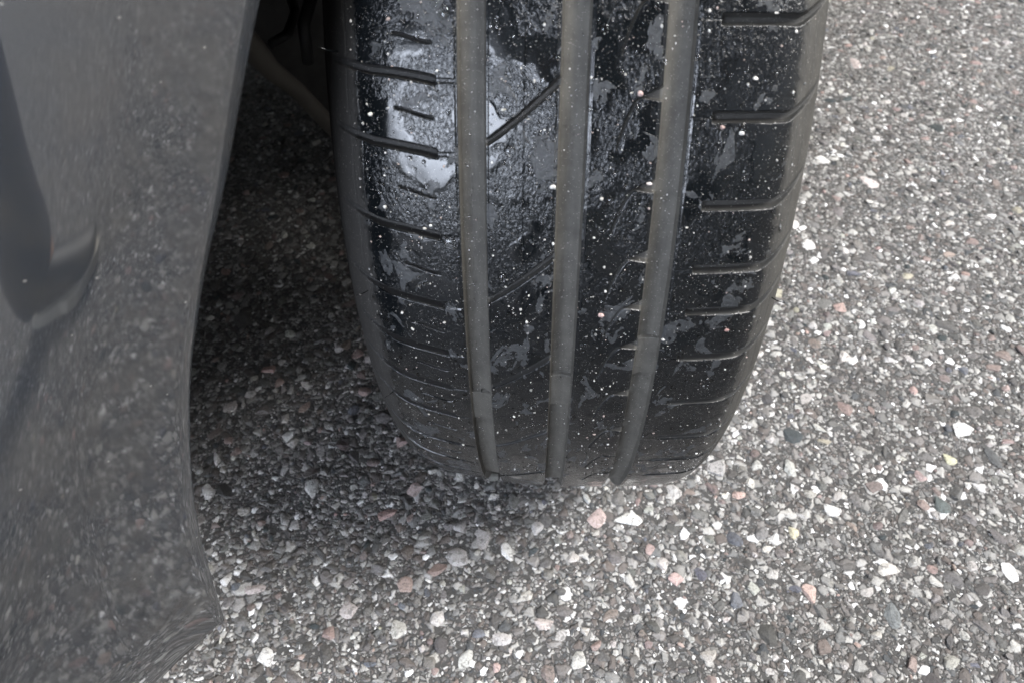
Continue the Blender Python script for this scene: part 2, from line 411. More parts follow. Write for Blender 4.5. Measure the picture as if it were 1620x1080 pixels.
rib = mk_patch('tread_rib', EDG[3], EDG[4], tyre); rib['label'] = 'rib with small notches and thin curved sipes'
rib = mk_patch('shoulder_rib', EDG[5], xr, tyre); rib['label'] = 'outer shoulder rib facing the open asphalt, with wide cross grooves'
# moulding hairs
for (x, p, l) in ((-.094, 101.5, .007), (-.098, 122.5, .009), (-.09, 88, .006), (.0955, 102.5, .007), (.0, 94.2, .0022), (-.0402, 91.2, .0022)):
    gdep = GD - .001 if abs(x) < .05 else 0
    b = surf_pt(np.array(x), np.array(p), gdep - 0.0); nrm = np.array([np.sign(x) * (.8 if abs(x) > .05 else 0), -math.sin(R(p)), -math.cos(R(p))])
    nrm /= np.linalg.norm(nrm)
    tube_mesh('moulding_hair', [b, b + nrm * l * .5, b + nrm * l + np.array([0, 0, l * .15])], [.0003, .00025, .00012], RUBBER, tyre, 6)

# wheel rim + brake
def lathe_x(name, prof, mat, parent, cx=0., seg=72):
    V = []; n = len(prof)
    for i in range(seg):
        t = 2 * math.pi * i / seg
        for (x, r) in prof: V.append((x + cx, -r * math.sin(t), RT - r * math.cos(t)))
    Fs_ = [(i * n + k, i * n + k + 1, ((i + 1) % seg) * n + k + 1, ((i + 1) % seg) * n + k) for i in range(seg) for k in range(n - 1)]
    return py_mesh(name, V, Fs_, mat, parent, smooth=True)
rim = lathe_x('rim', [(-.092, .214), (-.096, .206), (-.088, .198), (-.03, .190), (.05, .190), (.082, .198), (.092, .206), (.088, .215), (.080, .208), (-.080, .208), (-.092, .214)], ALLOY, car)
for k in range(5):
    a0 = 2 * math.pi * k / 5
    def sp(a, r, x): return (x, -r * math.sin(a), RT - r * math.cos(a))
    vs = [sp(a0 - .42, .04, .055), sp(a0 + .42, .04, .055), sp(a0 + .10, .195, .078), sp(a0 - .10, .195, .078),
          sp(a0 - .42, .04, .025), sp(a0 + .42, .04, .025), sp(a0 + .10, .195, .05), sp(a0 - .10, .195, .05)]
    py_mesh('spoke', vs, [(0, 1, 2, 3), (7, 6, 5, 4), (0, 4, 5, 1), (1, 5, 6, 2), (2, 6, 7, 3), (3, 7, 4, 0)], ALLOY, rim, bevel=.004)
lathe_x('hub_cap', [(.062, 0.0001), (.062, .03), (.055, .045), (.02, .05)], ALLOY, rim)
lathe_x('brake_disc', [(-.02, .04), (-.02, .14), (-.0, .14), (-.0, .04)], STEEL, car)

# body panels, car frame: s forward, n outward, z up
a35 = R(35); FW = np.array([-math.sin(a35), -math.cos(a35), 0]); NN = np.array([math.cos(a35), -math.sin(a35), 0])
def C3(s, n, z): return FW * s + NN * n + np.array([0, 0, z])
# arch lip in (s, z), traced bottom front corner upwards
LIP = np.array([(.4285, .2165), (.426, .232), (.421, .258), (.413, .296), (.404, .328), (.393, .358), (.384, .380), (.374, .401), (.353, .435), (.335, .459), (.310, .498), (.298, .516)])
lip_up = [(.27, .548), (.235, .585), (.19, .622), (.14, .652), (.08, .672), (0, .682), (-.08, .676), (-.16, .650), (-.24, .600), (-.31, .530), (-.36, .44), (-.385, .35), (-.40, .25)]
def catmull(pts, n):
    pts = np.asarray(pts, float); t = np.r_[0, np.cumsum(np.linalg.norm(np.diff(pts, axis=0), axis=1))]
    # smooth the polyline a little
    tt = np.linspace(0, t[-1], n); o = np.stack([np.interp(tt, t, pts[:, k]) for k in range(pts.shape[1])], 1)
    for _ in range(max(2, n // 12)): o[1:-1] = (o[:-2] + 2 * o[1:-1] + o[2:]) / 4
    return o
# bumper: rows follow the lip (index j), columns move away from it (index i)
NJ = 150
lipc = catmull(np.vstack([LIP, [(.285, .531)], lip_up[:2]]), NJ)
lip_n = .08
q = np.concatenate([[0, .0008, .0016, .003, .005, .0075], np.linspace(.01, .46, 150)])
# normal offset of the sheet against distance from the lip: rolled lip, flat flange, soft crease, then the body side
def off_fn(q):
    f = np.interp(q, [0, .0015, .004, .008, .05, .46], [-.004, -.001, 0, .0002, .0016, .0016])
    f = f - .17 * np.clip(q - .11, 0, 1) ** 2 - .55 * np.clip(q - .2, 0, 1) ** 2
    return f
off_n = off_fn(q)
Vb = []
tj = np.linspace(0, 1, NJ)
for j in range(NJ):
    s0, z0 = lipc[j]
    # direction away from lip: mostly forward at the bottom, forward and up higher
    ang = R(1.5) + R(37) * sst(tj[j] * .85) / float(sst(.85))
    for i, dq in enumerate(q):
        s = s0 + dq * math.cos(ang); z = z0 + dq * math.sin(ang) * 1.0
        lo = .2165 + .5 * (s - .4275) * .33     # bottom edge rises slightly forward
        n_ = lip_n + off_n[i]
        crease_fade = np.interp(tj[j], [0, .3, .45, 1], [.1, .3, 1, 1])
        lean = .0085 * math.log1p(math.exp((dq - .080) / .013))   # body side above the flange leans inwards
        n_ -= lean * float(sst((z - .30) / .22)) * 1.0
        hz = z - lo
        n_ -= .005 * np.clip(1 - hz / .045, 0, 1) ** 2 * np.clip(.25 + dq / .04, 0, 1)     # tucks under towards the lower edge
        Vb.append(C3(s, n_, z))
Vb = np.array(Vb)
# rows continued below: underside flange returning inwards
bump_o = np_mesh('bumper', Vb, grid_faces(NJ, len(q), True), PAINT, car)
bump_o['label'] = 'smooth grey painted bumper corner mirroring the stones'
md = bump_o.modifiers.new('s', 'SOLIDIFY'); md.thickness = .003; md.offset = -1
# lower lip flange of the bumper (black plastic, turned inwards)
fl = []
ss_ = np.linspace(.4275, .88, 24)
for s in ss_:
    zz = .2165 + .165 * (s - .4275); nb = lip_n - .009 + float(off_fn(np.array([s - .4275]))[0])
    fl += [C3(s, nb - .003, zz + .004), C3(s, nb - .03, zz + .008), C3(s, nb - .16, zz + .010)]
np_mesh('bumper_lower_lip', np.array(fl), grid_faces(24, 3), PLASTIC, car)
# front face of the car beyond the bumper corner
fr = []
for n_, s_ in ((-.025, .888), (-.12, .97), (-.3, 1.03), (-.6, 1.06), (-.95, 1.06), (-1.25, 1.03), (-1.43, .97), (-1.53, .888)):
    fr.append([C3(s_ - .03, n_, .30), C3(s_, n_, .38), C3(s_, n_, .52), C3(s_ - .04, n_, .66), C3(s_ - .12, n_, .76)])
fr = np.array(fr); np_mesh('front_bumper_face', fr.reshape(-1, 3), grid_faces(8, 5), PAINT, car)
# fender over the wheel, bulging out then turning in to the bonnet
lf = catmull(np.array(lip_up), 60); Vf = []
for j, (s0, z0) in enumerate(lf):
    for t in np.linspace(0, 1, 9):
        ztop = .90 - .05 * max(0, s0); z = z0 + (ztop - z0) * t
        n_ = lip_n + .012 * math.sin(t * 2.4) - .09 * t ** 3.2
        Vf.append(C3(s0 + (.30 * t if s0 > .2 else 0) * (s0 - .2) / .1, n_, z))
np_mesh('fender', np.array(Vf), grid_faces(60, 9), PAINT, car)
# bonnet, doors, cabin, other side
def sheet(name, rows, mat, **kw):
    rows = np.array(rows); return np_mesh(name, rows.reshape(-1, 3), grid_faces(rows.shape[0], rows.shape[1]), mat, car, **kw)
sheet('bonnet', [[C3(s, n_, z + .05 * (1 - ((n_ + .78) / .8) ** 2)) for n_ in np.linspace(-.012, -1.55, 9)] for s, z in ((.93, .74), (.75, .82), (.45, .875), (0, .90), (-.42, .93))], PAINT)
dz = [(.25, .02), (.32, .075), (.5, .105), (.7, .10), (.85, .07), (.93, .0)]
sheet('door', [[C3(s, n_ - .0, z) for z, n_ in dz] for s in np.linspace(-.41, -1.38, 9)], PAINT)
sheet('door', [[C3(s, n_ - .0, z) for z, n_ in dz] for s in np.linspace(-1.388, -2.2, 9)], PAINT)
sheet('rear_quarter', [[C3(s, n_ - .0, z) for z, n_ in [(.66, .06)] + dz[4:]] for s in np.linspace(-2.208, -3.2, 9)], PAINT)
sheet('far_side', [[C3(s, -1.66 + .0 * z, z) for z in (.66, .8, .93)] for s in np.linspace(.9, -3.2, 9)], PAINT)
sheet('windscreen', [[C3(s, n_, z) for n_ in (-.12, -.8, -1.48)] for s, z in ((-.42, .935), (-1.1, 1.38))], GLASSD)
sheet('roof', [[C3(s, n_, z + .04 * (1 - ((n_ + .8) / .7) ** 2)) for n_ in np.linspace(-.22, -1.38, 7)] for s, z in ((-1.1, 1.38), (-1.6, 1.43), (-2.3, 1.42), (-2.75, 1.34))], PAINT)
sheet('side_window', [[C3(-.5, -.03, .93), C3(-1.12, -.22, 1.37)], [C3(-1.4, -.0, .935), C3(-1.5, -.22, 1.42)], [C3(-2.2, -.0, .935), C3(-2.3, -.22, 1.415)], [C3(-2.95, -.02, .93), C3(-2.75, -.22, 1.34)]], GLASSD)
# underbody, wheel-arch liner and the control arm seen behind the wheel
def boxc(name, s0, s1, n0, n1, z0, z1, mat, parent=car, bevel=.01):
    vs = [C3(s, n_, z) for s in (s0, s1) for n_ in (n0, n1) for z in (z0, z1)]
    return py_mesh(name, vs, [(0, 1, 3, 2), (4, 6, 7, 5), (0, 4, 5, 1), (2, 3, 7, 6), (0, 2, 6, 4), (1, 5, 7, 3)], mat, parent, bevel=bevel)
boxc('underbody_tray', .50, .94, -1.5, -.1, .10, .30, PLASTIC)
boxc('underbody', -3.0, -.46, -1.55, .0, .16, .30, PLASTIC)
for s_, n0_ in ((0, -1.55), (-2.65, -.1), (-2.65, -1.55)):
    w_ = lathe_x('wheel', [(-.09, .02), (-.085, .20), (-.10, .215), (-.105, .26), (-.095, .30), (-.07, .314), (.07, .314), (.095, .30), (.105, .26), (.10, .215), (.085, .20), (.09, .02)], PLASTIC, car)
    w_.rotation_euler = (0, 0, R(-35)); w_.location = C3(s_, n0_, 0)
boxc('engine_subframe', -.44, .44, -1.25, -.55, .24, .34, PLASTIC)
ln = []
for t in np.linspace(R(10), R(196), 40):
    rr = .40 if t > 0 else .385 + .1 * (-t)
    ln.append([C3(rr * math.cos(t), n_, .318 + (rr - .02) * math.sin(t)) for n_ in (.072, -.02, -.12, -.24, -.40)])
sheet('wheel_arch_liner', ln, PLASTIC)
def on_plane(px, py, nc):
    d = pxray(px, py); t = (nc - CAM @ NN) / (d @ NN); return CAM + t * d
A_, B_, B2_ = on_plane(380, 64, -.40), on_plane(455, 130, -.40), on_plane(545, 212, -.40)
wall_top = [p.copy() for p in (A_, B_, B2_)]
s_of = lambda p: float(p @ FW)
# inner wall: polygon whose lower edge runs just above the arm
wv = [C3(.46, -.405, .30), C3(.46, -.405, .72), C3(-.46, -.405, .72), C3(-.46, -.405, .25), C3(s_of(B2_), -.405, B2_[2]), C3(s_of(A_), -.405, A_[2])]
py_mesh('inner_wing', wv, [(0, 1, 2, 3, 4, 5)], PLASTIC, car, solid=.004)
arm_pts = [on_plane(330, 20, -.385), on_plane(395, 72, -.385), on_plane(430, 112, -.385), on_plane(470, 143, -.385), on_plane(512, 188, -.385), on_plane(560, 230, -.37)]
tube_mesh('control_arm', arm_pts, [.016, .014, .0115, .010, .0105, .014], ARM, car, 14)
tube_mesh('brake_hose', [on_plane(455, -20, -.33), on_plane(468, 20, -.30), on_plane(455, 55, -.28), on_plane(430, 70, -.30)], .005, PLASTIC, car, 10)
tube_mesh('anti_roll_link', [on_plane(500, -30, -.27), on_plane(480, 40, -.27), on_plane(488, 100, -.27)], .006, PLASTIC, car, 10)
tube_mesh('spring_strut', [C3(0, -.2, .25), C3(-.01, -.24, .78)], [.03, .035], PLASTIC, car)

# ------------------------------------------------------------------ ground
G = 60.
gx = np.concatenate([[-G, -20, -8, -3], np.linspace(-1.5, 1.5, 31), [3, 8, 20, G]]); n_ = len(gx)
GX, GY = np.meshgrid(gx, gx)
ground = np_mesh('ground', np.stack([GX, GY, 0 * GX], -1).reshape(-1, 3), grid_faces(n_, n_), ASPH)
tag(ground, 'coarse wet grey asphalt', None, None, 'structure')

# crushed stone set in the asphalt
def ico(sub):
    bm = bmesh.new(); bmesh.ops.create_icosphere(bm, subdivisions=sub, radius=1)
    V = np.array([v.co[:] for v in bm.verts]); Fc = np.array([[v.index for v in f.verts] for f in bm.faces]); bm.free(); return V, Fc
ICO1, ICO2 = ico(1), ico(2)
def crushed(base, n, rng):
    out = []
    for _ in range(n):
        V = base.copy()
        for k in range(rng.integers(7, 12)):
            d = rng.normal(size=3); d /= np.linalg.norm(d); h = rng.uniform(.45, .8)
            pr = V @ d; V = V - np.maximum(pr - h, 0)[:, None] * d
        V *= rng.uniform(.75, 1.15, 3); V /= np.abs(V[:, :2]).max()
        out.append(V)
    return np.array(out)
VAR2 = crushed(ICO2[0], 40, RNG); VAR1 = crushed(ICO1[0], 30, RNG)
PAL = np.array([(.135, .130, .126), (.165, .158, .152), (.085, .082, .080), (.20, .193, .185), (.30, .235, .215), (.38, .37, .35), (.44, .425, .405), (.54, .53, .50), (.045, .055, .058), (.19, .155, .145), (.36, .34, .27), (.12, .125, .145), (.38, .28, .255)])
PW = np.array([.21, .20, .10, .11, .085, .085, .11, .045, .03, .05, .006, .035, .022]); PW /= PW.sum()
def place(rmin, rmax, tries, mask, cell, x0, y0, rng, gap=1.0, region=None):
    xs = rng.uniform(region[0], region[1], tries); ys = rng.uniform(region[2], region[3], tries)
    rs = rmin * (rmax / rmin) ** (rng.random(tries) ** 1.4)
    rs = np.sort(rs)[::-1]; keep = []
    H_, W_ = mask.shape
    for i in range(tries):
        cx = int((xs[i] - x0) / cell); cy = int((ys[i] - y0) / cell); k = max(1, int(rs[i] * gap / cell))
        if cx - k < 0 or cy - k < 0 or cx + k >= W_ or cy + k >= H_: continue
        if mask[cy, cx] or mask[cy - k + (k + 1) // 3, cx] or mask[cy + k - (k + 1) // 3, cx] or mask[cy, cx - k + (k + 1) // 3] or mask[cy, cx + k - (k + 1) // 3]: continue
        kk = int(k * .86); mask[cy - kk:cy + kk + 1, cx - kk:cx + kk + 1] = True
        keep.append(i)
    return xs[keep], ys[keep], rs[keep]
RX0, RX1, RY0, RY1 = -.95, 1.0, -1.25, .95; cell = .0008
mask = np.zeros((int((RY1 - RY0) / cell), int((RX1 - RX0) / cell)), bool)

# distinct stones that can be picked out in the photograph: px, py, half width px, half height px, rot, colour, label
PICK = [
 (990, 820, 27, 12, -5, (.78, .78, .74), 'long white stone just in front of the tyre, right of a pink stone'),
 (943, 818, 17, 17, 20, (.50, .36, .33), 'round pink stone just in front of the tyre, left of a long white stone'),
 (655, 775, 14, 13, 40, (.50, .37, .34), 'pink stone at the lower left foot of the tyre'),
 (492, 770, 11, 14, 0, (.70, .69, .66), 'pale rounded stone with grey flecks halfway between bumper edge and tyre foot'),
 (328, 775, 12, 12, 10, (.74, .73, .71), 'white stone touching the bumper edge, high up'),
 (801, 872, 9, 17, 15, (.78, .77, .74), 'narrow upright white stone below the middle of the tyre'),
 (850, 836, 12, 14, 0, (.46, .44, .43), 'grey rounded stone under the middle of the tyre, above a narrow white one'),
 (725, 880, 17, 18, 30, (.40, .38, .37), 'large dull grey stone below the left grooves of the tyre'),
 (546, 960, 22, 17, -20, (.50, .44, .42), 'large pinkish grey wedge stone between bumper corner and tyre'),
 (403, 930, 16, 18, 60, (.46, .39, .37), 'mottled pink grey stone just right of the bumper corner'),
 (356, 918, 9, 9, 0, (.76, .75, .73), 'small white stone tucked beside the bumper corner'),
 (418, 1038, 14, 14, 15, (.72, .71, .68), 'pale stone at the bottom edge below the bumper corner'),
 (1490, 797, 15, 12, 0, (.045, .075, .07), 'dark green triangular stone on the open asphalt'),
 (1506, 726, 10, 12, 30, (.62, .60, .36), 'yellowish stone near the right edge, level with the tyre foot'),
 (1258, 840, 10, 11, 20, (.64, .58, .36), 'yellowish stone on the asphalt right of the tyre foot'),
 (1527, 678, 17, 12, 0, (.80, .79, .77), 'big white stone near the right edge, above the yellowish one'),
 (1318, 802, 14, 11, 10, (.76, .75, .73), 'bright white stone right of the tyre, in line with its foot'),
 (1375, 285, 18, 15, 30, (.70, .60, .57), 'broad pale pink stone beside the upper tyre shoulder'),
 (1352, 100, 13, 12, 0, (.58, .47, .44), 'pink stone high up beside the tyre shoulder'),
 (1300, 250, 15, 8, 0, (.72, .71, .67), 'flat pale stone next to the outer tyre shoulder'),
 (1407, 968, 18, 22, 10, (.13, .15, .155), 'large dark blue grey stone in the lower right'),
 (1597, 900, 14, 15, 0, (.78, .77, .75), 'white stone at the right edge, low down'),
 (1282, 385, 13, 10, -15, (.78, .77, .75), 'white oval stone beside the lower tyre shoulder'),
 (1072, 915, 14, 11, 0, (.52, .34, .31), 'pink stone below the right groove of the tyre'),
 (1282, 935, 13, 15, 0, (.56, .37, .31), 'orange pink stone in the lower middle right'),
 (1572, 722, 9, 14, 10, (.045, .05, .052), 'nearly black sliver of stone at the right, beside a yellowish stone'),
 (362, 640, 13, 10, -20, (.62, .56, .53), 'pale pink flat stone in the shade by the bumper edge'),
 (1065, 776, 15, 13, 10, (.46, .44, .42), 'pale grey stone peeking out from under the outer tyre rib, right of the right groove'),
 (860, 985, 16, 9, 5, (.50, .42, .39), 'brownish pink oval stone at the lower middle'),
]
def stone_mesh(name, Vu, Fc, pos, r, rot, col, parent=None):
    pass
for k, (px, py, hw, hh, rot, col, lab) in enumerate(PICK):
    d = pxray(px, py); t = (.002 - CAM[2]) / d[2]; P = CAM + t * d; m_per_px = t * (d @ AF) / FPX
    rx = hw * m_per_px * 1.05; ry = hh * m_per_px / max(.55, -d[2]) * 1.05
    V = VAR2[k].copy(); V = V / np.abs(V).max(0)
    V = V * np.array([rx, ry, .45 * min(rx, ry)]) ; ca, sa = math.cos(R(rot)), math.sin(R(rot))
    V = V @ np.array([[ca, sa, 0], [-sa, ca, 0], [0, 0, 1]])
    col = tuple(.62 * c + .38 * (.33 * .5 + .5 * sum(col) / 3) for c in col)
    V[:, 2] -= V[:, 2].max() - .0022
    o = np_mesh('stone', V, ICO2[1], STONE, None, smooth=False, attrs={'stone_color': ('FLOAT_COLOR', np.tile([*col, 1.], (len(V), 1)))})
    o.location = (P[0], P[1], 0)
    tag(o, lab, 'stone', 'stones that stand out in the asphalt')
    kx = int(max(rx, ry) / cell * .9); cx = int((P[0] - RX0) / cell); cy = int((P[1] - RY0) / cell)
    mask[max(0, cy - kx):cy + kx, max(0, cx - kx):cx + kx] = True
# tyre contact patch: nothing sticks up through it
mask[int((-.07 - RY0) / cell):int((.07 - RY0) / cell), int((-.1 - RX0) / cell):int((.1 - RX0) / cell)] = True
Vst, Fst, Cst = [], [], []; off = 0
def emit(xs, ys, rs, VAR, FC):
    global off
    n = len(xs); nv = VAR.shape[1]
    V = VAR[RNG.integers(0, len(VAR), n)].copy()
    th = RNG.uniform(0, 2 * np.pi, n); c, s = np.cos(th), np.sin(th)
    asp = RNG.uniform(.62, 1.0, n)
    X = V[..., 0]; Y = V[..., 1] * asp[:, None]; Z = V[..., 2] * RNG.uniform(.45, .8, n)[:, None]
    tl = RNG.normal(0, .18, (2, n, 1)); Z = Z + tl[0] * X + tl[1] * Y
    X, Y = X * c[:, None] - Y * s[:, None], X * s[:, None] + Y * c[:, None]
    top = Z.max(1) * rs
    hgt = np.clip(RNG.normal(.0017, .0007, n), .0004, .0034) * np.clip(rs / .004, .6, 1.1)
    P = np.stack([X * rs[:, None] + xs[:, None], Y * rs[:, None] + ys[:, None], Z * rs[:, None] + (hgt - top)[:, None]], -1)
    Vst.append(P.reshape(-1, 3)); Fst.append((FC[None] + (np.arange(n) * nv)[:, None, None]).reshape(-1, 3) + off); off += n * nv
    col = PAL[RNG.choice(len(PAL), n, p=PW)] * RNG.uniform(.78, 1.2, (n, 1)) * RNG.uniform(.97, 1.03, (n, 3))
    col = np.clip(col, .02, .82)
    Cst.append(np.repeat(np.c_[col, np.ones(n)], nv, 0))
full = (RX0, RX1, RY0, RY1)
emit(*place(.0085, .0140, 9000, mask, cell, RX0, RY0, RNG, 1.06, full), VAR2, ICO2[1])
emit(*place(.0052, .0085, 26000, mask, cell, RX0, RY0, RNG, 1.02, full), VAR2, ICO2[1])
emit(*place(.0032, .0052, 26000, mask, cell, RX0, RY0, RNG, 1.05, full), VAR1, ICO1[1])
near = (-.62, .82, -.45, .85)
emit(*place(.0017, .0032, 26000, mask, cell, RX0, RY0, RNG, 1.1, near), VAR1, ICO1[1])
agg = np_mesh('gravel', np.concatenate(Vst), np.concatenate(Fst), STONE, None, smooth=False, attrs={'stone_color': ('FLOAT_COLOR', np.concatenate(Cst))})
tag(agg, 'crushed grey, white and pink stone chips set in the asphalt', 'gravel', None, 'stuff')
print('stones', sum(len(v) for v in Vst))

# ------------------------------------------------------------------ grit and water on the tread
def on_tread(n, rng, ph=(73, 130), xr_=(-.092, .092)):
    x = rng.uniform(*xr_, n); p = rng.uniform(*ph, n); return x, p
def tread_frame(x, p):
    P = surf_pt(x, p); e = 1e-4
    dx = surf_pt(x + e, p) - P; dp = surf_pt(x, p + .01) - P
    n_ = np.cross(dx, dp); n_ /= np.linalg.norm(n_, axis=-1, keepdims=True)
    t = dx / np.linalg.norm(dx, axis=-1, keepdims=True); b = np.cross(n_, t)
    sgn = np.sign(np.sum(n_ * (P - np.stack([P[:, 0], 0 * P[:, 0], np.full(len(P), RT)], -1)), -1))[:, None]
    return P, t, b, n_ * sgn
def scatter(name, n, rlo, rhi, power, flat, cols, mat, seed, lab, cat, lift, shape):
    rng = np.random.default_rng(seed)
    x, p = on_tread(n, rng)
    # grains gather in clumps
    dens = lnoise(x, p * .0055, 120, seed + 5) + lnoise(x, p * .0055, 300, seed + 6)
    k = dens > rng.uniform(-.9, .5, n); x, p = x[k], p[k]; n = len(x)
    g = groove_depth(x, p); ok = (g < .0006) | (g > .0045); x, p, g = x[ok], p[ok], g[ok]; n = len(x)
    P, t, b, nn = tread_frame(x, p); P = P - nn * g[:, None]
    r = rlo * (rhi / rlo) ** (rng.random(n) ** power)
    r = np.where(g > .004, np.minimum(r, .0004), r)
    V = shape[0][rng.integers(0, len(shape[0]), n)] if shape[0].ndim == 3 else np.broadcast_to(shape[0], (n, *shape[0].shape))
    ax_ = rng.uniform(.75, 1.25, n)[:, None]
    W_ = P[:, None] + r[:, None, None] * (V[..., :1] * ax_[..., None] * t[:, None] + V[..., 1:2] / ax_[..., None] * b[:, None] + (V[..., 2:] * flat + lift) * nn[:, None])
    Fc = (shape[1][None] + (np.arange(n) * V.shape[1])[:, None, None]).reshape(-1, 3)
    at = None
    if cols is not None:
        c = cols[rng.integers(0, len(cols), n)] * rng.uniform(.8, 1.1, (n, 1)); at = {'stone_color': ('FLOAT_COLOR', np.repeat(np.c_[np.clip(c, 0, .85), np.ones(n)], V.shape[1], 0))}
    o = np_mesh(name, W_.reshape(-1, 3), Fc, mat, None, smooth=cols is None, attrs=at)
    return tag(o, lab, cat, None, 'stuff')
gc = np.array([(.72, .70, .66), (.62, .60, .56), (.8, .78, .74), (.45, .44, .42), (.50, .40, .36), (.30, .30, .30), (.25, .25, .24), (.55, .53, .48)])
scatter('grit', 2200, .0002, .0009, 3.2, .7, gc, STONE, 21, 'fine pale grit stuck all over the wet tyre tread', 'grit', .35, (VAR1, ICO1[1]))
scatter('water_droplets', 3200, .0003, .0012, 2.2, .55, None, WATER, 31, 'tiny water beads scattered over the black tread blocks', 'water', .12, ICO2)

def tread_at(px, py):
    r = RT
    for _ in range(40):
        d = pxray(px, py); a = d[1] ** 2 + d[2] ** 2; b = d[1] * CAM[1] + d[2] * (CAM[2] - RT); c = CAM[1] ** 2 + (CAM[2] - RT) ** 2 - r * r
        P = CAM + d * (-b - math.sqrt(max(0, b * b - a * c))) / a
        r = .5 * r + .5 * float(RT - drop(np.array([P[0]]))[0])
    return np.array([P[0]]), np.array([math.degrees(math.atan2(-P[1], RT - P[2]))])
for (px, py, rr, el, lab) in (
  (711, 385, .0030, 1.25, 'large bright water bead at the edge of the left groove, halfway down the tread'),
  (795, 440, .0024, .8, 'water bead with blue glint above the lower slanting groove'),
  (806, 240, .0026, 1.0, 'round water bead just under the upper slanting groove'),
  (702, 20, .0030, .8, 'big water blob left of the left groove at the very top'),
  (709, 178, .0016, .7, 'oval water bead in the pale glare left of the left groove'),
  (965, 318, .0024, .6, 'curved water bead beside the right groove near a thin sipe'),
  (957, 45, .0018, 1.0, 'water bead high on the third rib right of the centre groove')):
    x, p = tread_at(px, py); P, t, b, nn = tread_frame(x, p); P, t, b, nn = P[0], t[0], b[0], nn[0]
    V = ICO2[0]; bm_v = P + rr * (V[:, :1] * el * t + V[:, 1:2] * b + (np.maximum(V[:, 2:], -.15) * .42) * nn)
    o = np_mesh('water_bead', bm_v - P, ICO2[1], WATER, None, smooth=True); o.location = P
    md = o.modifiers.new('u', 'SUBSURF'); md.levels = md.render_levels = 1
    tag(o, lab, 'water bead', 'larger water beads on the tyre')
for (px, py, rr, col, lab) in (
  (1012, 149, .0013, (.55, .41, .38), 'small pink pebble beside the upper notch of the right groove'),
  (1143, 202, .0012, (.52, .38, .35), 'small pink pebble under the second cross groove from the top, on the outer rib'),
  (1194, 125, .0013, (.80, .78, .74), 'white pebble high on the outer rib'),
  (1173, 211, .0012, (.80, .78, .74), 'white pebble beside a pink one on the outer rib'),
  (1027, 291, .0012, (.78, .70, .66), 'pale pebble in the second notch beside the right groove'),
  (875, 296, .0014, (.80, .78, .74), 'white pebble at the left lip of the centre groove'),
  (952, 498, .0017, (.56, .40, .36), 'pink pebble on the third rib, lower half of the tread'),
  (1150, 521, .0012, (.42, .25, .22), 'reddish pebble low on the outer rib'),
  (586, 181, .0013, (.74, .72, .66), 'pale pebble on the dark left shoulder near the top'),
  (610, 328, .0012, (.66, .65, .62), 'grey pebble on the left shoulder above a cross groove')):
    x, p = tread_at(px, py); P, t, b, nn = tread_frame(x, p); P = P[0] + nn[0] * rr * .3
    V = VAR2[int(px) % 40] * rr * np.array([1, .9, .8])
    o = np_mesh('pebble', V, ICO2[1], STONE, None, smooth=False, attrs={'stone_color': ('FLOAT_COLOR', np.tile([*col, 1.], (len(V), 1)))})
    o.location = P; tag(o, lab, 'pebble', 'small pebbles stuck on the tyre')
#PERSON
# ------------------------------------------------------------------ the photographer, mirrored in the bumper and in the wet rubber
per = tag(empty('person', (.13, -.85, 0)), 'person in navy trousers and dark jacket bending over to photograph the tyre', 'person')
def skin(name, verts, edges, mat, parent, sub=2, root=0):
    me = bpy.data.meshes.new(name); me.from_pydata([v[:3] for v in verts], edges, []); me.materials.append(mat)
    o = bpy.data.objects.new(name, me); link(o)
    if parent: o.parent = parent; o.matrix_parent_inverse = Matrix.Translation(-Vector(parent.location))
    md = o.modifiers.new('skin', 'SKIN'); md.use_smooth_shade = True
    for i, v in enumerate(verts):
        r = v[3]; ry = v[4] if len(v) > 4 else r
        me.skin_vertices[0].data[i].radius = (r, ry); me.skin_vertices[0].data[i].use_root = (i == root)
    md = o.modifiers.new('sub', 'SUBSURF'); md.levels = md.render_levels = sub
    return o
PC = CAM - AF * .0075 + AX * .052 - AU * .012        # phone centre
def hand_pts(base_i, wrist, centre, side):
    """palm behind the phone end, fingers wrapped over it, thumb on the screen side"""
    V, E = [], []
    wr = Vector(wrist); c = Vector(centre)
    ax, au, af = Vector(AX) * side, Vector(AU), Vector(AF)
    palm = c + ax * .022 - au * .020 - af * .030
    V.append((*wr, .024, .019)); V.append((*(wr * .45 + palm * .55), .030, .019)); V.append((*palm, .030, .014))
    E += [(base_i, base_i + 1), (base_i + 1, base_i + 2)]
    for k, (o, l) in enumerate(((.030, .85), (.012, 1.0), (-.006, .95), (-.024, .75))):
        p0 = palm + au * (o * .8 + .016) + ax * .004; p1 = c + ax * .014 + au * o + af * .004 * l - af * .004; p2 = p1 - ax * .020 * l + af * .006; p3 = p2 - ax * .012 * l
        n0 = base_i + len(V)
        V += [(*p0, .0095), (*p1, .0085), (*p2, .0078), (*p3, .0068)]
        E += [(base_i + 2, n0), (n0, n0 + 1), (n0 + 1, n0 + 2), (n0 + 2, n0 + 3)]
    n0 = base_i + len(V); t0 = palm - au * .018 - af * .004; t1 = t0 - ax * .030 + af * .004; t2 = t1 - ax * .022 + au * .012
    V += [(*t0, .012), (*t1, .0105), (*t2, .0085)]; E += [(base_i + 1, n0), (n0, n0 + 1), (n0 + 1, n0 + 2)]
    return V, E
hip = (.06, -1.14, .90); chest = (.12, -.93, 1.22)
sh = {-1: (-.07, -.90, 1.33), 1: (.31, -.88, 1.32)}
wrist = {k: tuple(Vector(PC + AX * .085 * k - AF * .075 - AU * .075)) for k in (-1, 1)}
elb = {-1: (-.17, -.86, 1.03), 1: (.36, -.84, 1.03)}
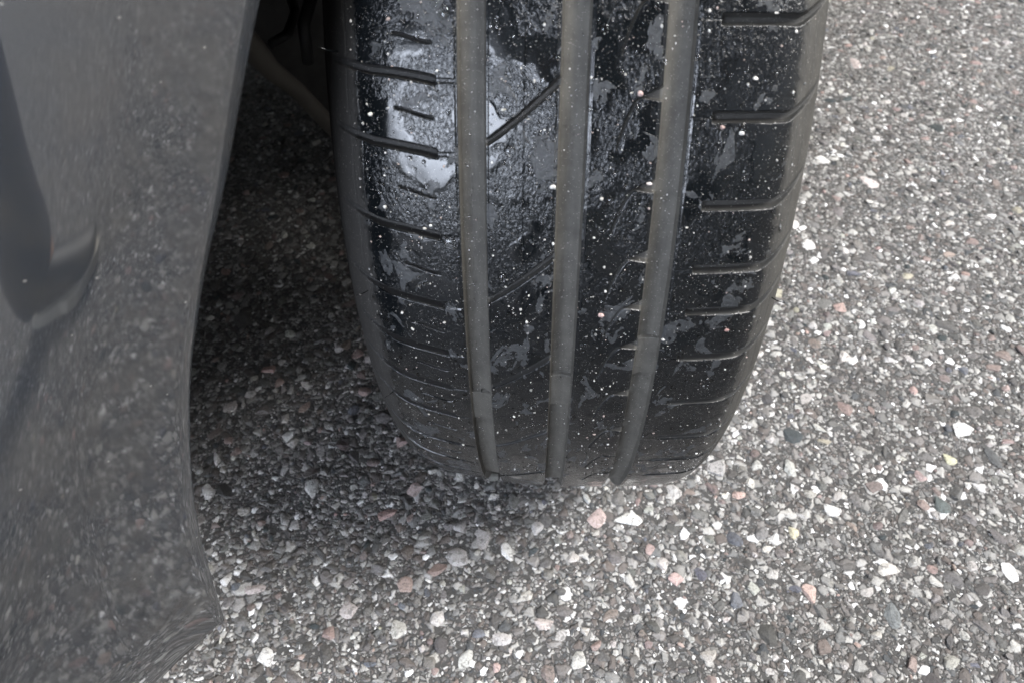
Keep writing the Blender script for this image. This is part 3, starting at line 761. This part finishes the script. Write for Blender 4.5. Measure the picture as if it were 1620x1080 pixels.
BV = [(*hip, .13, .10), (.10, -1.03, 1.05, .125, .095), (*chest, .15, .105), (.11, -.87, 1.36, .09, .075), (.10, -.82, 1.43, .055), (.085, -.76, 1.49, .070, .075), (.07, -.69, 1.54, .082, .088), (.065, -.64, 1.56, .062, .07)]
BE = [(0, 1), (1, 2), (2, 3), (3, 4), (4, 5), (5, 6), (6, 7)]
knee = {-1: (.0, -.03), 1: (-.14, -.19)}
foot = {-1: (-.03, -.92), 1: (.43, -.82)}
for k in (-1, 1):
    b0 = len(BV); fx, fy = foot[k]
    BV += [(*sh[k], .055), (*elb[k], .042), ]; BE += [(3, b0), (b0, b0 + 1)]
    hv, he = hand_pts(len(BV), wrist[k], PC + AX * .070 * k, k)
    BE += [(b0 + 1, len(BV))] + he; BV += hv
    b0 = len(BV)
    BV += [(.06 + .09 * k, -1.12, .84, .085), (fx + knee[k][0], fy + .02 + knee[k][1], .50, .058), (fx, fy - .02, .13, .036), (fx + .005 * k, fy + .03, .055, .018, .018)]
    BE += [(0, b0), (b0, b0 + 1), (b0 + 1, b0 + 2), (b0 + 2, b0 + 3)]
skin('body', BV, BE, SKIN, per)
JV = [(.07, -1.12, .93, .155, .125), (.10, -1.03, 1.06, .15, .12), (*chest, .175, .13), (.11, -.875, 1.36, .105, .09)]; JE = [(0, 1), (1, 2), (2, 3)]
for k in (-1, 1):
    b0 = len(JV); w_ = Vector(wrist[k]) * .93 + Vector(elb[k]) * .07
    JV += [(*sh[k], .072), (*elb[k], .058), (*w_, .036)]; JE += [(3, b0), (b0, b0 + 1), (b0 + 1, b0 + 2)]
skin('jacket', JV, JE, JACKET, per)
TV = [(.06, -1.13, .93, .15, .12), (.06, -1.14, .86, .15, .12)]; TE = [(0, 1)]
for k in (-1, 1):
    b0 = len(TV); fx, fy = foot[k]
    TV += [(.06 + .09 * k, -1.12, .80, .098), (fx + knee[k][0], fy + .02 + knee[k][1], .50, .092), (fx + knee[k][0] * .5, fy - .01 + knee[k][1] * .5, .26, .080), (fx, fy - .015, .06, .074)]
    TE += [(1, b0), (b0, b0 + 1), (b0 + 1, b0 + 2), (b0 + 2, b0 + 3)]
skin('trousers', TV, TE, CLOTH, per)
for k in (-1, 1):
    fx, fy = foot[k]
    sh_o = skin('shoe', [(fx, fy - .06, .062, .038, .040), (fx, fy - .02, .075, .042, .046), (fx + .005 * k, fy + .08, .055, .046, .034), (fx + .01 * k, fy + .17, .045, .044, .026), (fx + .01 * k, fy + .205, .042, .03, .02)], [(0, 1), (1, 2), (2, 3), (3, 4)], SHOE, per)
    vs = []
    for t in range(28):
        a = 2 * math.pi * t / 28; xx = .048 * math.sin(a) * (1.1 if math.cos(a) > 0 else .85); yy = .15 * math.cos(a)
        vs.append((fx + .006 * k + xx, fy + .065 + yy))
    so = py_mesh('sole', [(x, y, z) for z in (.004, .032) for x, y in vs], [tuple(range(28))[::-1], tuple(range(28, 56))] + [(i, (i + 1) % 28, 28 + (i + 1) % 28, 28 + i) for i in range(28)], SOLE, None, bevel=.004)
    so.parent = sh_o
hd = []
hair = skin('hair', [(.105, -.80, 1.50, .062), (.085, -.76, 1.555, .082), (.07, -.70, 1.60, .078)], [(0, 1), (1, 2)], HAIR, per)
ph_v = []
for zz in (-.004, .004):
    for a, b in ((-.08, -.037), (.08, -.037), (.08, .037), (-.08, .037)): ph_v.append(PC + AX * a + AU * b + AF * (zz - .0045))
phone = py_mesh('phone', ph_v, [(3, 2, 1, 0), (4, 5, 6, 7), (0, 1, 5, 4), (1, 2, 6, 5), (2, 3, 7, 6), (3, 0, 4, 7)], GLASSD, None, bevel=.003)
tag(phone, 'black phone held sideways in both hands above the tyre', 'phone')
